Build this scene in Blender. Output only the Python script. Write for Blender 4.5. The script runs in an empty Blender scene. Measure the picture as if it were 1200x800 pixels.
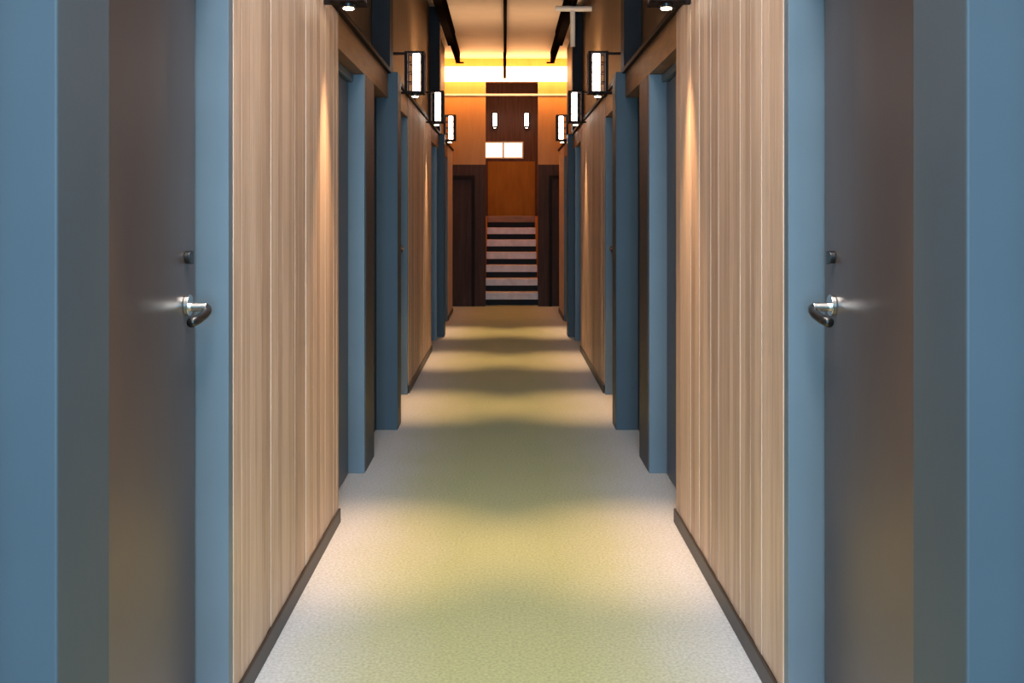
import bpy, bmesh, math, random
from mathutils import Vector, Matrix
random.seed(7)
SC = bpy.context.scene
COL = SC.collection
H = 1.38                       # eye height

# ------------------------------------------------------------------ materials
def new_mat(name):
    m = bpy.data.materials.new(name); m.use_nodes = True
    nt = m.node_tree; nt.nodes.clear()
    out = nt.nodes.new('ShaderNodeOutputMaterial')
    b = nt.nodes.new('ShaderNodeBsdfPrincipled')
    nt.links.new(b.outputs[0], out.inputs[0])
    return m, nt, b

def paint(name, col, rough=.5, metal=0., var=.08, scale=6., bump=.02, bscale=120., stretch=(1, 1, 1), spec=.5):
    m, nt, b = new_mat(name)
    N = nt.nodes.new; L = nt.links.new
    tc = N('ShaderNodeTexCoord'); mp = N('ShaderNodeMapping'); mp.inputs['Scale'].default_value = stretch
    L(tc.outputs['Object'], mp.inputs[0])
    no = N('ShaderNodeTexNoise'); no.inputs['Scale'].default_value = scale; no.inputs['Detail'].default_value = 4
    L(mp.outputs[0], no.inputs[0])
    cr = N('ShaderNodeValToRGB')
    cr.color_ramp.elements[0].position = .3; cr.color_ramp.elements[1].position = .7
    cr.color_ramp.elements[0].color = (*[c*(1-var) for c in col], 1)
    cr.color_ramp.elements[1].color = (*[min(1, c*(1+var)) for c in col], 1)
    L(no.outputs[0], cr.inputs[0]); L(cr.outputs[0], b.inputs['Base Color'])
    b.inputs['Roughness'].default_value = rough; b.inputs['Metallic'].default_value = metal
    b.inputs['Specular IOR Level'].default_value = spec
    if bump:
        n2 = N('ShaderNodeTexNoise'); n2.inputs['Scale'].default_value = bscale
        L(mp.outputs[0], n2.inputs[0])
        bp = N('ShaderNodeBump'); bp.inputs['Strength'].default_value = bump; bp.inputs['Distance'].default_value = .01
        L(n2.outputs[0], bp.inputs['Height']); L(bp.outputs[0], b.inputs['Normal'])
    return m

def wood(name, cols, rough=.45, grain=(28, 28, 1.2), island=.0, spec=.4):
    """vertical-grain wood; island: how much the tone varies from board to board"""
    m, nt, b = new_mat(name)
    N = nt.nodes.new; L = nt.links.new
    tc = N('ShaderNodeTexCoord'); mp = N('ShaderNodeMapping'); mp.inputs['Scale'].default_value = grain
    geo = N('ShaderNodeNewGeometry')
    addv = N('ShaderNodeVectorMath'); addv.operation = 'ADD'
    mulv = N('ShaderNodeMath'); mulv.operation = 'MULTIPLY'; mulv.inputs[1].default_value = 37.
    L(geo.outputs['Random Per Island'], mulv.inputs[0])
    cmb = N('ShaderNodeCombineXYZ'); L(mulv.outputs[0], cmb.inputs[2])
    L(tc.outputs['Object'], mp.inputs[0]); L(mp.outputs[0], addv.inputs[0]); L(cmb.outputs[0], addv.inputs[1])
    no = N('ShaderNodeTexNoise'); no.inputs['Scale'].default_value = 1.6; no.inputs['Detail'].default_value = 6
    no.inputs['Roughness'].default_value = .6; no.inputs['Distortion'].default_value = .4
    L(addv.outputs[0], no.inputs[0])
    mix = N('ShaderNodeMath'); mix.operation = 'MULTIPLY_ADD'; mix.inputs[1].default_value = island
    L(geo.outputs['Random Per Island'], mix.inputs[0]); 
    sub = N('ShaderNodeMath'); sub.operation = 'SUBTRACT'; sub.inputs[1].default_value = island*.5
    L(no.outputs[0], sub.inputs[0]); L(sub.outputs[0], mix.inputs[2])
    cr = N('ShaderNodeValToRGB'); e = cr.color_ramp.elements
    e[0].position = .22; e[0].color = (*cols[0], 1); e[1].position = .78; e[1].color = (*cols[2], 1)
    k = e.new(.5); k.color = (*cols[1], 1)
    L(mix.outputs[0], cr.inputs[0]); L(cr.outputs[0], b.inputs['Base Color'])
    b.inputs['Roughness'].default_value = rough; b.inputs['Specular IOR Level'].default_value = spec
    bp = N('ShaderNodeBump'); bp.inputs['Strength'].default_value = .08; bp.inputs['Distance'].default_value = .004
    L(no.outputs[0], bp.inputs['Height']); L(bp.outputs[0], b.inputs['Normal'])
    return m

def emit(name, col, strength, base=(.8, .8, .8)):
    m, nt, b = new_mat(name)
    b.inputs['Base Color'].default_value = (*base, 1)
    b.inputs['Emission Color'].default_value = (*col, 1); b.inputs['Emission Strength'].default_value = strength
    b.inputs['Roughness'].default_value = .5
    return m

def carpet_mat():
    m, nt, b = new_mat('carpet')
    N = nt.nodes.new; L = nt.links.new
    tc = N('ShaderNodeTexCoord'); sx = N('ShaderNodeSeparateXYZ'); L(tc.outputs['Object'], sx.inputs[0])
    w = N('ShaderNodeTexNoise'); w.inputs['Scale'].default_value = 2.2; w.inputs['Detail'].default_value = 3
    L(tc.outputs['Object'], w.inputs[0])
    ab = N('ShaderNodeMath'); ab.operation = 'ABSOLUTE'; L(sx.outputs[0], ab.inputs[0])
    ad = N('ShaderNodeMath'); ad.operation = 'MULTIPLY_ADD'; ad.inputs[1].default_value = .22
    L(w.outputs[0], ad.inputs[0]); L(ab.outputs[0], ad.inputs[2])
    cr = N('ShaderNodeValToRGB'); e = cr.color_ramp.elements       # green runner woven into a grey ground
    e[0].position = .32; e[0].color = (.36, .375, .185, 1)
    e[1].position = .80; e[1].color = (.50, .505, .52, 1)
    k = e.new(.52); k.color = (.40, .405, .255, 1)
    L(ad.outputs[0], cr.inputs[0])
    sp = N('ShaderNodeTexNoise'); sp.inputs['Scale'].default_value = 95; sp.inputs['Detail'].default_value = 3
    L(tc.outputs['Object'], sp.inputs[0])
    s2 = N('ShaderNodeValToRGB'); s2.color_ramp.elements[0].position = .32; s2.color_ramp.elements[1].position = .68
    s2.color_ramp.elements[0].color = (.74, .74, .74, 1); s2.color_ramp.elements[1].color = (1.16, 1.16, 1.13, 1)
    L(sp.outputs[0], s2.inputs[0])
    mx = N('ShaderNodeMix'); mx.data_type = 'RGBA'; mx.blend_type = 'MULTIPLY'; mx.inputs[0].default_value = .8
    L(cr.outputs[0], mx.inputs[6]); L(s2.outputs[0], mx.inputs[7]); L(mx.outputs[2], b.inputs['Base Color'])
    b.inputs['Roughness'].default_value = .95; b.inputs['Specular IOR Level'].default_value = .15
    b.inputs['Sheen Weight'].default_value = .15
    bp = N('ShaderNodeBump'); bp.inputs['Strength'].default_value = .5; bp.inputs['Distance'].default_value = .006
    L(sp.outputs[0], bp.inputs['Height']); L(bp.outputs[0], b.inputs['Normal'])
    return m

M = dict(
    slate=paint('slate_blue_paint', (.125, .175, .22), .42, var=.06, scale=3, bump=.015),
    column=paint('deep_slate_paint', (.060, .086, .110), .5, var=.06, scale=3, bump=.015, spec=.25),
    recess=paint('dark_grey_paint', (.050, .052, .060), .5, var=.06, scale=3),
    leaf=paint('dark_door_lacquer', (.078, .068, .072), .36, var=.10, scale=2.5, stretch=(1, 1, .4), bump=.01),
    board=wood('pale_oak_boards', ((.46, .315, .23), (.62, .455, .345), (.73, .56, .44)), .5, island=.42),
    band=wood('warm_wood', ((.20, .095, .036), (.30, .15, .06), (.38, .20, .085)), .5, grain=(3, 3, 22)),
    upper=wood('honey_ply', ((.135, .075, .032), (.17, .095, .042), (.20, .115, .054)), .55, grain=(6, 6, 1.5)),
    ceil=wood('ceiling_ply', ((.60, .45, .34), (.65, .49, .37), (.69, .53, .41)), .6, grain=(1, 3, 1)),
    endwood=wood('orange_wood', ((.54, .22, .045), (.62, .26, .055), (.68, .30, .07)), .5, grain=(6, 6, 1)),
    amber=wood('amber_wood', ((.20, .10, .018), (.25, .125, .022), (.29, .15, .03)), .6, grain=(6, 6, 1), spec=.1),
    darkwood=wood('dark_walnut', ((.055, .028, .022), (.085, .045, .036), (.12, .065, .05)), .6, grain=(14, 14, 1), spec=.1),
    trim=paint('black_brown_trim', (.024, .013, .009), .6, var=.15, scale=8, spec=.12),
    skirting=paint('skirting', (.028, .022, .02), .45, var=.15, scale=8),
    steel=paint('blackened_steel', (.020, .011, .009), .6, var=.1, spec=.12),
    post=paint('graphite_steel', (.022, .022, .026), .6, var=.1, scale=3, spec=.15),
    beam=paint('beam_steel', (.010, .006, .005), .9, var=.2, spec=0., bump=0),
    chrome=paint('satin_chrome', (.62, .60, .58), .22, metal=1., var=.05, bump=0),
    dkmetal=paint('gunmetal', (.06, .06, .062), .3, metal=.85, var=.1, bump=0),
    pale=paint('pale_metal', (.62, .56, .50), .5, var=.05),
    tread=paint('pale_tread', (.82, .74, .74), .55, var=.12, scale=10),
    riser=paint('black_riser', (.012, .008, .007), .7, var=.2),
    lobby=paint('lobby_plaster', (.35, .38, .42), .7, var=.05),
    glow=emit('lamp_diffuser', (1, .80, .68), 9.0),
    bulb=emit('lamp_lens', (1, .78, .52), 26.),
    cove=emit('cove_diffuser', (1, .53, .22), 12.),
    pane=emit('lit_pane', (1, .80, .50), 2.6),
    carpet=carpet_mat(),
)

# ------------------------------------------------------------------ mesh helpers
def box(bm, x0, x1, y0, y1, z0, z1):
    x0, x1 = min(x0, x1), max(x0, x1); y0, y1 = min(y0, y1), max(y0, y1); z0, z1 = min(z0, z1), max(z0, z1)
    v = [bm.verts.new(p) for p in ((x0, y0, z0), (x1, y0, z0), (x1, y1, z0), (x0, y1, z0),
                                   (x0, y0, z1), (x1, y0, z1), (x1, y1, z1), (x0, y1, z1))]
    for f in ((3, 2, 1, 0), (4, 5, 6, 7), (0, 1, 5, 4), (1, 2, 6, 5), (2, 3, 7, 6), (3, 0, 4, 7)):
        bm.faces.new([v[i] for i in f])

def cyl(bm, p, axis, r, h, seg=24, r2=None):
    rot = {'X': Matrix.Rotation(math.pi/2, 4, 'Y'), 'Y': Matrix.Rotation(-math.pi/2, 4, 'X'), 'Z': Matrix()}[axis]
    bmesh.ops.create_cone(bm, cap_ends=True, segments=seg, radius1=r, radius2=r if r2 is None else r2, depth=h,
                          matrix=Matrix.Translation(p) @ rot)

def tube(bm, pts, r, seg=12):
    """a round bar along a bent path"""
    rings = []
    P = [Vector(p) for p in pts]
    for i, p in enumerate(P):
        t = (P[min(i+1, len(P)-1)] - P[max(i-1, 0)]).normalized()
        a = t.cross(Vector((0, 0, 1)))
        if a.length < .01: a = t.cross(Vector((0, 1, 0)))
        a.normalize(); b = t.cross(a)
        rings.append([bm.verts.new(p + r*(a*math.cos(2*math.pi*k/seg) + b*math.sin(2*math.pi*k/seg))) for k in range(seg)])
    for i in range(len(rings)-1):
        for k in range(seg):
            bm.faces.new((rings[i][k], rings[i][(k+1) % seg], rings[i+1][(k+1) % seg], rings[i+1][k]))
    bm.faces.new(rings[0][::-1]); bm.faces.new(rings[-1])

def obj(name, bm, mat, parent=None, bevel=0., smooth=False):
    bmesh.ops.recalc_face_normals(bm, faces=bm.faces)
    me = bpy.data.meshes.new(name); bm.to_mesh(me); bm.free()
    me.materials.append(M[mat])
    if smooth:
        for p in me.polygons: p.use_smooth = True
    o = bpy.data.objects.new(name, me); COL.objects.link(o)
    if parent: o.parent = parent
    if bevel:
        md = o.modifiers.new('bevel', 'BEVEL'); md.width = bevel; md.segments = 2; md.limit_method = 'ANGLE'
        if not smooth:
            md.harden_normals = False
    return o

def boxes(name, mat, parent, *bs, bevel=0.):
    bm = bmesh.new()
    for b in bs: box(bm, *b)
    return obj(name, bm, mat, parent, bevel)

def tag(o, label, cat, group=None, kind=None):
    o['label'] = label; o['category'] = cat
    if group: o['group'] = group
    if kind: o['kind'] = kind
    return o

def empty(name, loc=(0, 0, 0)):
    o = bpy.data.objects.new(name, None); o.location = loc; o.empty_display_size = .1
    COL.objects.link(o); return o

def copy_thing(o, loc, mirror=False):
    c = o.copy(); COL.objects.link(c); c.location = loc
    if mirror: c.rotation_euler = (0, 0, math.pi)
    for ch in o.children:
        d = ch.copy(); COL.objects.link(d); d.parent = c
        for g in ch.children:
            e = g.copy(); COL.objects.link(e); e.parent = d
    return c

# ------------------------------------------------------------------ plan
HEAD, RAIL, CEIL, YEND, YW = 2.135, 2.30, 3.75, 15.5, 14.6
SIDE = {-1: dict(n='left', W=.75, D=.832, U=.862, C=.690, P=.742),
        1: dict(n='right', W=.768, D=.857, U=.880, C=.711, P=.765)}
PANELS = [(2.83, 4.61), (7.93, 10.40), (13.40, 14.59)]
OPEN_A = [(4.61, 5.52), (10.40, 11.32)]               # doors set into the wall
PIERS = [(5.52, 5.86), (-.6, .82), (-2., -.6)]
COLS = [1.577, 6.58, 11.62]
OPEN_B = [(1.85, 2.79), (6.86, 7.89), (11.90, 13.36)]  # doors beside the columns
LOB = 3.0

# floor / ceiling
bm = bmesh.new(); box(bm, -.86, .88, -2, YW, -.12, 0); box(bm, -1.9, 1.9, YW, YEND, -.12, 0); box(bm, -1., 1., YEND, 22.1, -.12, 0); box(bm, -LOB, LOB, -3.2, -2, -.12, 0)
tag(obj('floor', bm, 'carpet'), 'grey carpet with a soft green runner down the corridor', 'floor', kind='structure')
bm = bmesh.new(); FILL_SLOT = (-1.5, 2.8, .42)
box(bm, -1., 1., -2, FILL_SLOT[0], CEIL, CEIL+.1); box(bm, -1., 1., FILL_SLOT[1], YW, CEIL, CEIL+.1)
for sx in (-1, 1): box(bm, sx*FILL_SLOT[2], sx*1., FILL_SLOT[0], FILL_SLOT[1], CEIL, CEIL+.1)
box(bm, -1.9, 1.9, YW, YEND, CEIL, CEIL+.1); box(bm, -LOB, LOB, -3.2, -2, CEIL, CEIL+.1)
tag(obj('ceiling', bm, 'ceil'), 'pale plywood ceiling over the corridor', 'ceiling', kind='structure')

# side walls
for s, q in SIDE.items():
    W, D, U, n = q['W'], q['D'], q['U'], q['n']
    rear = D + .05
    bm = bmesh.new()
    # back of the recesses, between the doors
    cuts = sorted(OPEN_A + OPEN_B)
    y = -2.
    for a, b in cuts:
        if a - y > .001: box(bm, s*D, s*(D+.15), y, a, 0, HEAD)
        box(bm, s*rear, s*(D+.15), a, b, 0, HEAD)
        y = b
    box(bm, s*D, s*(D+.15), y, YW, 0, HEAD)
    box(bm, s*D, s*(D+.15), -2, YW, HEAD, RAIL)
    wall = tag(obj('wall_'+n, bm, 'recess'), f'dark grey painted recesses of the {n} corridor wall', 'wall', kind='structure')
    # piers at the wall plane (behind the boards and between door and recess)
    boxes('pier', 'slate', wall, *[(s*W, s*D, a, b, 0, HEAD) for a, b in PIERS], bevel=.002)
    wall.children[0].data.materials[0] = M['recess']
    boxes('panel_backing', 'slate', wall, *[(s*(W+.02), s*D, a, b, 0, RAIL-.01) for a, b in PANELS])
    bs = []
    yy = -2.
    for a, b in PANELS:
        bs.append((s*(W+.004), s*D, yy, a, HEAD, RAIL-.01)); yy = b
    boxes('head_band', 'band', wall, *bs)
    # upper wall set back above the ledge
    boxes('upper_panelling', 'upper', wall, (s*U, s*(U+.12), -2, YW, RAIL, CEIL))
    boxes('end_return', 'darkwood', wall, (s*(W+.15), s*1.9, YW-.1, YW, 0, CEIL))
    boxes('side_return', 'darkwood', wall, (s*1.9, s*2., YW-.1, YEND, 0, CEIL))
    # ledge along the top of the lower wall, broken by the columns
    bs = []; yy = -2.
    for c in COLS + [None]:
        e = YW if c is None else c
        bs.append((s*(W-.018), s*U, yy, e, RAIL-.01, RAIL+.018)); yy = e+.21
    t = boxes('trim_1' if s < 0 else 'trim_2', 'trim', None, *bs, bevel=.003)
    tag(t, f'dark ledge running along the top of the {n} lower wall', 'ledge', kind='structure')
    # baseboards under the boards
    bs = [(s*(W-.010), s*W, a+.002, b-.002, 0, .062) for a, b in PANELS]
    t = boxes('baseboard_'+n, 'skirting', None, *bs, bevel=.002)
    tag(t, f'black baseboard along the {n} boarded wall', 'baseboard', kind='structure')

# lobby behind the camera; its unseen glazed front is added for the daylight
bm = bmesh.new()
for s in (-1, 1):
    box(bm, s*LOB, s*(LOB+.1), -3.2, -2, 0, CEIL); box(bm, s*.982, s*LOB, -2.1, -2, 0, CEIL)
box(bm, -LOB, -.8, -3.3, -3.2, 0, CEIL); box(bm, .8, LOB, -3.3, -3.2, 0, CEIL); box(bm, -.8, .8, -3.3, -3.2, 3.3, CEIL)
tag(obj('wall_back', bm, 'lobby'), 'pale lobby walls behind the corridor entrance', 'wall', kind='structure')
bm = bmesh.new()
for x in (-.77, 0, .77): box(bm, x-.03, x+.03, -3.28, -3.22, 0, 3.3)
for z in (.03, 2.3, 3.27): box(bm, -.8, .8, -3.28, -3.22, z-.03, z+.03)
tag(obj('added_lobby_window', bm, 'steel'), 'dark glazed lobby front, unseen, added behind the corridor for the daylight', 'window', kind='structure')

# unseen skylight added in the near ceiling for neutral fill
bm = bmesh.new(); x = FILL_SLOT[2]
for sx in (-1, 1): box(bm, sx*x, sx*(x+.04), FILL_SLOT[0], FILL_SLOT[1], CEIL-.01, CEIL+.16)
for k in range(5):
    y = FILL_SLOT[0] + (FILL_SLOT[1]-FILL_SLOT[0])*k/4; box(bm, -x, x, y-.02, y+.02, CEIL-.01, CEIL+.16)
tag(obj('added_roof_window', bm, 'steel'), 'long unseen skylight added above the near doors for fill light', 'added_rooflight', kind='structure')

# columns
for i, c in enumerate(COLS):
    for s, q in SIDE.items():
        r = empty('column', (s*.76, c, 0))
        where = ('nearest to the front', 'between the two nearer doors and the far ones', 'at the far end of the boarded wall')[i]
        lb = {0: f'slate blue column beside the nearest {q["n"]} door, at the picture edge',
              1: f'second slate blue column on the {q["n"]} side, with dark upper post',
              2: f'farthest dark column on the {q["n"]} side, near the stairs'}[i]
        tag(r, lb, 'column', kind='structure')
        x0 = s*.76
        o = boxes('casing', 'column', r, (s*q['C']-x0, s*(q['D']-.001)-x0, 0, .21, 0, RAIL), bevel=.004)
        o = boxes('upper_post', 'post', r, (s*q['P']-x0, s*(q['U']-.001)-x0, .012, .198, RAIL, CEIL), bevel=.003)

# boards: three panels per side
def panel(s, q, a, b, label):
    W = q['W']; r = empty('wood_wall_panel', (s*W, (a+b)/2, .06)); tag(r, label, 'wall panel', 'boarded wall panels', kind=None)
    bm = bmesh.new(); y = a-(a+b)/2; end = b-(a+b)/2
    while y < end-.004:
        w = random.choice((.055, .07, .085, .10))
        e = min(y+w, end)
        if end-e < .03: e = end
        d = random.choice((0, .0005, .0010, .0016))
        box(bm, s*d, s*.02, y+.0006, e-.0006, .002, RAIL-.0105-.06); y = e
    obj('boards', bm, 'board', r)
    return r
NM = ('nearest', 'middle', 'farthest')
for i, (a, b) in enumerate(PANELS):
    for s, q in SIDE.items():
        lb = (f'large pale oak board panel on the {q["n"]} wall next to the near door handle',
              f'pale board panel on the {q["n"]} wall past the second column',
              f'narrow far strip of boards on the {q["n"]} wall just before the stairs')[i]
        panel(s, q, a, b, lb)

# doors ---------------------------------------------------------------
dn = 0
def door(s, q, a, b, recess_to, label, strike_far=True, handle=True, full_frame=True):
    """leaf lying in the back plane of the recess, with jamb faces, lever and deadbolt"""
    global dn; dn += 1
    D, W = q['D'], q['W']
    r = empty(f'door_{dn}', (s*D, a, 0)); tag(r, label, 'door', kind='structure')
    X = lambda x: s*(x-D)
    Ln = b-a
    fr = .045
    # frame: jamb posts and head around the leaf
    bs = []
    j0 = W+.002
    bs.append((X(j0), X(D+.045), Ln-.006, Ln+.038, .0, HEAD-.002))                      # far jamb face
    bs.append((X(D+.022), X(D+.045), Ln-.030, Ln-.006, .0, HEAD-.03))                    # door stop bead
    if full_frame: bs.append((X(D-.02), X(D+.045), 0.0, .04, .0, HEAD-.002))                            # hinge post
    bs.append((X(D-.02), X(D+.045), .04, Ln-.006, HEAD-.045, HEAD-.002))
    f = boxes('door_frame', 'slate', r, *bs, bevel=.002)
    lf = boxes('door_leaf', 'leaf', r, (X(D+.002), X(D+.044), .043, Ln-.038, .008, HEAD-.050), bevel=.003)
    if handle:
        hy = Ln-.115
        bm = bmesh.new(); cyl(bm, Vector((X(D-.004), hy, 1.145)), 'X', .028, .012, 28)
        cyl(bm, Vector((X(D-.028), hy, 1.14)), 'X', .012, .05, 20)
        h = obj('lever_handle', bm, 'chrome', r, .0015, False); h['label'] = 'satin chrome lever handle'
        bm = bmesh.new(); tube(bm, [(X(D-.050), hy+.010, 1.135), (X(D-.054), hy-.004, 1.130), (X(D-.056), hy-.03, 1.124), (X(D-.055), hy-.085, 1.116), (X(D-.050), hy-.125, 1.112)], .0125, 14)
        lv = obj('lever', bm, 'dkmetal', h, 0, True)
        bm = bmesh.new(); cyl(bm, Vector((X(D-.005), hy, 1.27)), 'X', .017, .014, 24); box(bm, X(D-.018), X(D-.010), hy-.004, hy+.004, 1.252, 1.288)
        obj('deadbolt', bm, 'dkmetal', r, .0015)
    return r
for s, q in SIDE.items():
    n = q['n']
    door(s, q, 1.85, 2.79, 0, f'nearest dark door on the {n}, with chrome lever, behind the big column')
    door(s, q, 4.61, 5.48, 0, f'dark door on the {n} between the oak panel and the second column', handle=False)
    door(s, q, 6.86, 7.88, 0, f'dark door on the {n} just past the second column')
    door(s, q, 10.43, 11.28, 0, f'dark door on the {n} just before the farthest column', handle=False)
    door(s, q, 11.90, 13.34, 0, f'last dark door on the {n}, between farthest column and stairs', handle=False)

# beams along the ceiling
for s, q in SIDE.items():
    bm = bmesh.new(); box(bm, s*.645, s*.738, 1., 13.2, 3.56, CEIL); box(bm, s*.655, s*.72, 13.2, 14.9, 3.60, CEIL)
    box(bm, s*.60, s*.72, 14.86, 14.9, 3.585, 3.605)
    tag(obj('ceiling_beam', bm, 'beam', None, .003), f'black beam along the {q["n"]} edge of the ceiling', 'beam', kind='structure')
# ceiling track with drop
bm = bmesh.new(); box(bm, -.02, .02, 1.5, 14.9, CEIL-.045, CEIL); box(bm, -.028, .016, 14.9, 14.94, 3.37, CEIL)
tag(obj('ceiling_track', bm, 'beam', None, .003), 'thin dark track running down the middle of the ceiling', 'ceiling track')
# pale conduit by the far right column
r = empty('conduit', (.685, 10.4, 3.09)); tag(r, 'pale T shaped pipe high on the right, ending in the wall by the farthest column', 'pipe')
bm = bmesh.new(); cyl(bm, Vector((0, 0, .18)), 'Z', .026, .36, 18); obj('drop_pipe', bm, 'pale', r)
bm = bmesh.new(); cyl(bm, Vector((.01, 0, .385)), 'X', .028, .368, 18); obj('cross_pipe', bm, 'pale', r)
bm = bmesh.new(); cyl(bm, Vector((0, 0, .43)), 'Z', .012, .07, 12); obj('hanger_rod', bm, 'beam', r)

# sconces -------------------------------------------------------------
def make_sconce():
    """left-wall version: aisle is +x, wall plate towards -x; origin at lamp bottom centre"""
    r = empty('wall_sconce')
    w, h = .060, .30
    bm = bmesh.new()
    for sx in (-1, 1):
        for sy in (-1, 1):
            box(bm, sx*w-.011, sx*w+.011, sy*w-.011, sy*w+.011, 0, h)
    box(bm, -w-.009, w+.009, -w-.009, w+.009, h-.014, h); box(bm, -w-.009, w+.009, -w-.009, w+.009, 0, .014)
    for z in (.08, .15, .22):
        for sy in (-1, 1):
            box(bm, -w, -.022, sy*w-.003, sy*w+.003, z-.004, z+.004); box(bm, .036, w, sy*w-.003, sy*w+.003, z-.004, z+.004)
    box(bm, -w-.004, -w+.004, -.012, .012, .014, h-.014)
    obj('cage', bm, 'steel', r, .001)
    bm = bmesh.new(); box(bm, -.014, .034, -.040, .040, .014, h-.014); obj('diffuser', bm, 'glow', r, .004)
    bm = bmesh.new(); box(bm, -.205, -w-.004, -.014, .014, .0, .016); box(bm, -.205, -w-.004, -.014, .014, h-.016, h)
    box(bm, -.212, -.200, -.05, .05, -.03, h+.02); obj('wall_bracket', bm, 'steel', r, .001)
    bm = bmesh.new(); cyl(bm, Vector((0, 0, -.008)), 'Z', .032, .018, 24); b = obj('downlight_ring', bm, 'dkmetal', r)
    bm = bmesh.new(); cyl(bm, Vector((0, 0, -.018)), 'Z', .022, .006, 24); obj('lens', bm, 'bulb', b)
    return r
SZ = 2.255
proto = make_sconce()
SY = [2.0, 4.25, 7.40, 9.73, 12.05]  # first pair is unseen, added to light the near boards and floor
ORD = ('added out of frame over the nearest door for its light', 'cut off by the picture top', 'largest of those fully seen',
       'middle of the three fully seen', 'smallest and nearest the stairs')
WARM = (1.0, .60, .30)
def lamp_light(x, y, z, e=1.0):
    ld = bpy.data.lights.new('downlight', 'SPOT'); ld.energy = 215*e; ld.color = WARM
    ld.spot_size = math.radians(42); ld.spot_blend = 1.; ld.shadow_soft_size = .03
    lo = bpy.data.objects.new('downlight', ld); COL.objects.link(lo); lo.location = (x, y, z-.03); lo.rotation_euler = (0, math.radians(2 if x > 0 else -2) if abs(x) > .5 else 0, 0)
    lu = bpy.data.lights.new('uplight', 'SPOT'); lu.energy = 40*e; lu.color = (1., .70, .42)
    lu.spot_size = math.radians(125); lu.spot_blend = 1.; lu.shadow_soft_size = .03
    uo = bpy.data.objects.new('uplight', lu); COL.objects.link(uo); uo.location = (x, y, z+.33); uo.rotation_euler = (math.pi, 0, 0)
    return lo
first = True
for i, y in enumerate(SY):
    for s, q in SIDE.items():
        loc = (s*(q['U']-.212), y, SZ)
        if first: o = proto; o.location = loc; first = False
        else: o = copy_thing(proto, loc, s > 0)
        if s > 0: o.rotation_euler = (0, 0, math.pi)
        tag(o, f'black caged wall lantern on the {q["n"]}, ' + ORD[i], 'wall lamp', 'corridor wall lanterns')
        lamp_light(s*(q['U']-.212), y, SZ)

# end of the corridor ---------------------------------------------------
OX0, OX1 = -.297, .50
OZ = 3.42
bm = bmesh.new()
box(bm, -1.9, OX0, YEND, YEND+.12, 2.145, CEIL); box(bm, OX1, 1.9, YEND, YEND+.12, 2.145, CEIL); box(bm, OX0, OX1, YEND, YEND+.12, OZ, CEIL)
we = tag(obj('wall_end', bm, 'endwood'), 'orange timber end wall around the stair opening', 'wall', kind='structure')
boxes('dado', 'darkwood', we, (-1.9, OX0, YEND, YEND+.12, 0, 2.145), (OX1, 1.9, YEND, YEND+.12, 0, 2.145))
t = boxes('trim_3', 'pale', None, (-1.8, 1.8, YEND-.02, YEND+.02, 3.185, 3.215)); tag(t, 'thin pale rail across the end wall and stair opening', 'trim', kind='structure')
def end_door(x0, x1, hx, label):
    global dn; dn += 1
    r = empty(f'door_{dn}', ((x0+x1)/2, YEND, 0)); tag(r, label, 'door', kind='structure'); c = (x0+x1)/2
    boxes('door_leaf', 'darkwood', r, (x0-c+.05, x1-c-.05, -.018, -.001, .01, 1.93), bevel=.003)
    boxes('door_frame', 'trim', r, (x0-c, x0-c+.05, -.035, -.001, 0, 1.98), (x1-c-.05, x1-c, -.035, -.001, 0, 1.98), (x0-c+.05, x1-c-.05, -.035, -.001, 1.93, 1.98), bevel=.003)
    bm = bmesh.new(); cyl(bm, Vector((hx-c, -.03, 1.02)), 'Y', .022, .03, 16); obj('knob', bm, 'dkmetal', r, .002)
end_door(-1.30, -.46, -1.2, 'dark walnut door in the end wall, left of the stairs')
end_door(.66, 1.50, 1.4, 'dark walnut door in the end wall, right of the stairs')
r = empty('cove_light', (0, YEND, 3.42)); tag(r, 'long glowing warm cove light across the top of the end wall', 'ceiling light')
boxes('diffuser', 'cove', r, (-1.6, 1.6, -.34, -.14, -.04, .16), bevel=.004)
for hx in (-1.48, 1.48): boxes('hanger', 'trim', r, (hx-.02, hx+.02, -.26, -.22, .16, .33))

# stairwell
SX0, SX1, SYB, LZ = -.52, .70, 22., 1.365
bm = bmesh.new(); box(bm, SX0-.1, SX0, YEND+.12, SYB, 0, 4.3); box(bm, SX1, SX1+.1, YEND+.12, SYB, 0, 4.3)
box(bm, SX0, SX1, YEND+.12, SYB, 4.2, 4.3); box(bm, SX0-.1, SX1+.1, SYB, SYB+.1, 0, 4.3); box(bm, SX0, SX1, YEND+.12, YEND+.13, CEIL, 4.2)
ws = tag(obj('wall_stair', bm, 'endwood'), 'orange timber walls of the stairwell', 'wall', kind='structure')
boxes('upper_panel', 'darkwood', ws, (SX0, SX1, SYB-.03, SYB-.001, LZ, 4.2))
boxes('lower_panel', 'amber', ws, (-.37, .64, SYB-.045, SYB-.031, LZ, 2.53), bevel=.004)
st = empty('staircase', ((OX0+OX1)/2, YEND+.15, 0)); tag(st, 'straight stair with thick pale treads and black risers', 'staircase')
c = (OX0+OX1)/2; rise = LZ/7
hw = (OX1-OX0)/2+.006
for k in range(7):
    y0 = .28*k; z1 = rise*(k+1)
    d = .34 if k < 6 else SYB-.04-(YEND+.15)-y0
    boxes('tread', 'tread' if k < 6 else 'band', st, (-hw+.01*0, hw, y0, y0+d, z1-.105, z1), bevel=.006)
    boxes('riser', 'riser', st, (-hw, hw, y0+.10, y0+.12, rise*k, z1-.105))
w = empty('window_2', ((SX0+SX1)/2, SYB-.032, 2.59)); tag(w, 'lit two-pane window high on the back wall of the stairs', 'window', kind='structure'); cx = (SX0+SX1)/2
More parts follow.
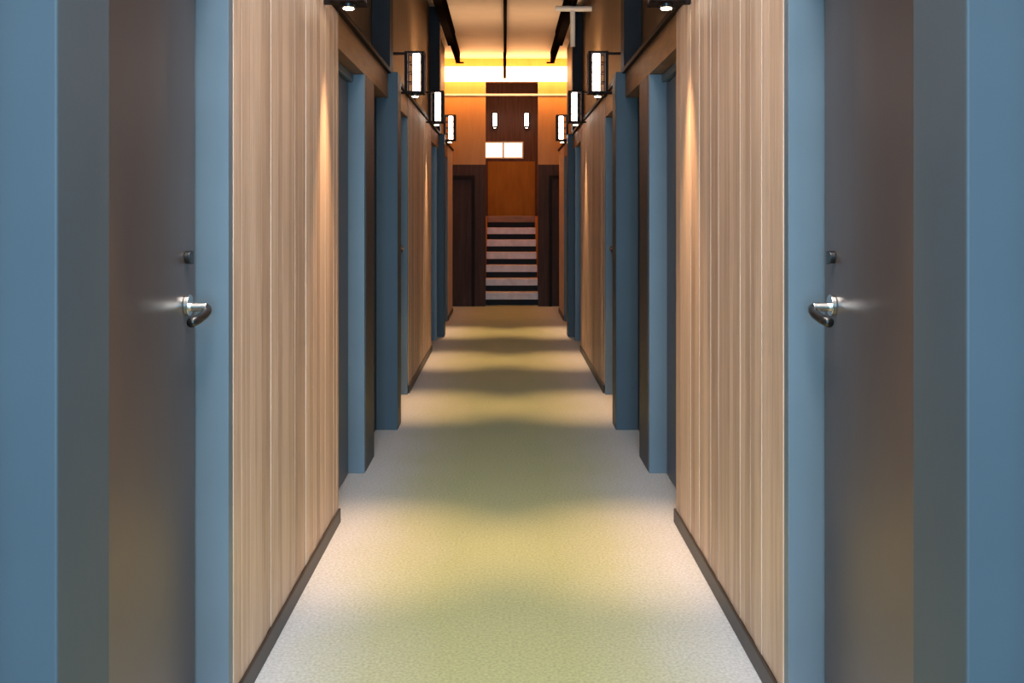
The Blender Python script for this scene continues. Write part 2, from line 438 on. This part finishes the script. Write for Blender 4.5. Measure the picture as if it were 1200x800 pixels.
boxes('window_frame', 'pale', w, (-.46-cx, .39-cx, -.03, -.001, .0, .03), (-.46-cx, .39-cx, -.03, -.001, .335, .365), (-.46-cx, -.43-cx, -.03, -.001, .03, .335),
      (-.06-cx, -.02-cx, -.03, -.001, .03, .335), (.36-cx, .39-cx, -.03, -.001, .03, .335))
boxes('pane', 'pane', w, (-.43-cx, -.06-cx, -.015, -.002, .03, .335)); boxes('pane', 'pane', w, (-.02-cx, .36-cx, -.015, -.002, .03, .335))
for x, lb in ((-.22, 'left'), (.455, 'right')):
    o = copy_thing(proto, (x, SYB-.26, 3.25)); o.rotation_euler = (0, 0, -math.pi/2)
    tag(o, f'tiny black caged lantern on the stair back wall, {lb} of the pair above the window', 'wall lamp', 'stairwell wall lanterns')

# ------------------------------------------------------------------ light
def area(name, loc, rot, sx, sy, e, col):
    ld = bpy.data.lights.new(name, 'AREA'); ld.shape = 'RECTANGLE'; ld.size = sx; ld.size_y = sy; ld.energy = e; ld.color = col
    o = bpy.data.objects.new(name, ld); COL.objects.link(o); o.location = loc; o.rotation_euler = rot; return o
area('daylight', (0, -3.4, 1.65), (math.pi/2, 0, 0), 1.55, 3.2, 400, (.38, .73, 1.0))
area('added_rooflight', (0, (FILL_SLOT[0]+FILL_SLOT[1])/2, CEIL+.2), (0, 0, 0), FILL_SLOT[2]*2, FILL_SLOT[1]-FILL_SLOT[0], 300, (1.0, .94, .88))  # added fill light over the near floor and boards
def pt(loc, e, col, r=.08):
    ld = bpy.data.lights.new('lamp_glow', 'POINT'); ld.energy = e; ld.color = col; ld.shadow_soft_size = r
    o = bpy.data.objects.new('lamp_glow', ld); COL.objects.link(o); o.location = loc
pt((.1, 19., 3.9), 90, (1, .62, .28), .2)
w = bpy.data.worlds.new('World'); SC.world = w; w.use_nodes = True
bg = w.node_tree.nodes.get('Background') or w.node_tree.nodes.new('ShaderNodeBackground')
bg.inputs[0].default_value = (.45, .68, 1., 1); bg.inputs[1].default_value = .6

# ------------------------------------------------------------------ camera
cd = bpy.data.cameras.new('Camera'); cam = bpy.data.objects.new('Camera', cd); COL.objects.link(cam)
cam.location = (0, 0, H); cam.rotation_euler = (math.pi/2, 0, 0)
cd.sensor_width = 36; cd.lens = 36; cd.shift_x = 8/1200; cd.shift_y = -148/1200; cd.clip_start = .05
SC.camera = cam
SC.view_settings.view_transform = 'Standard'; SC.view_settings.look = 'None'
SC.view_settings.gamma = 1; SC.view_settings.use_curve_mapping = False
SC.view_settings.exposure = 0.
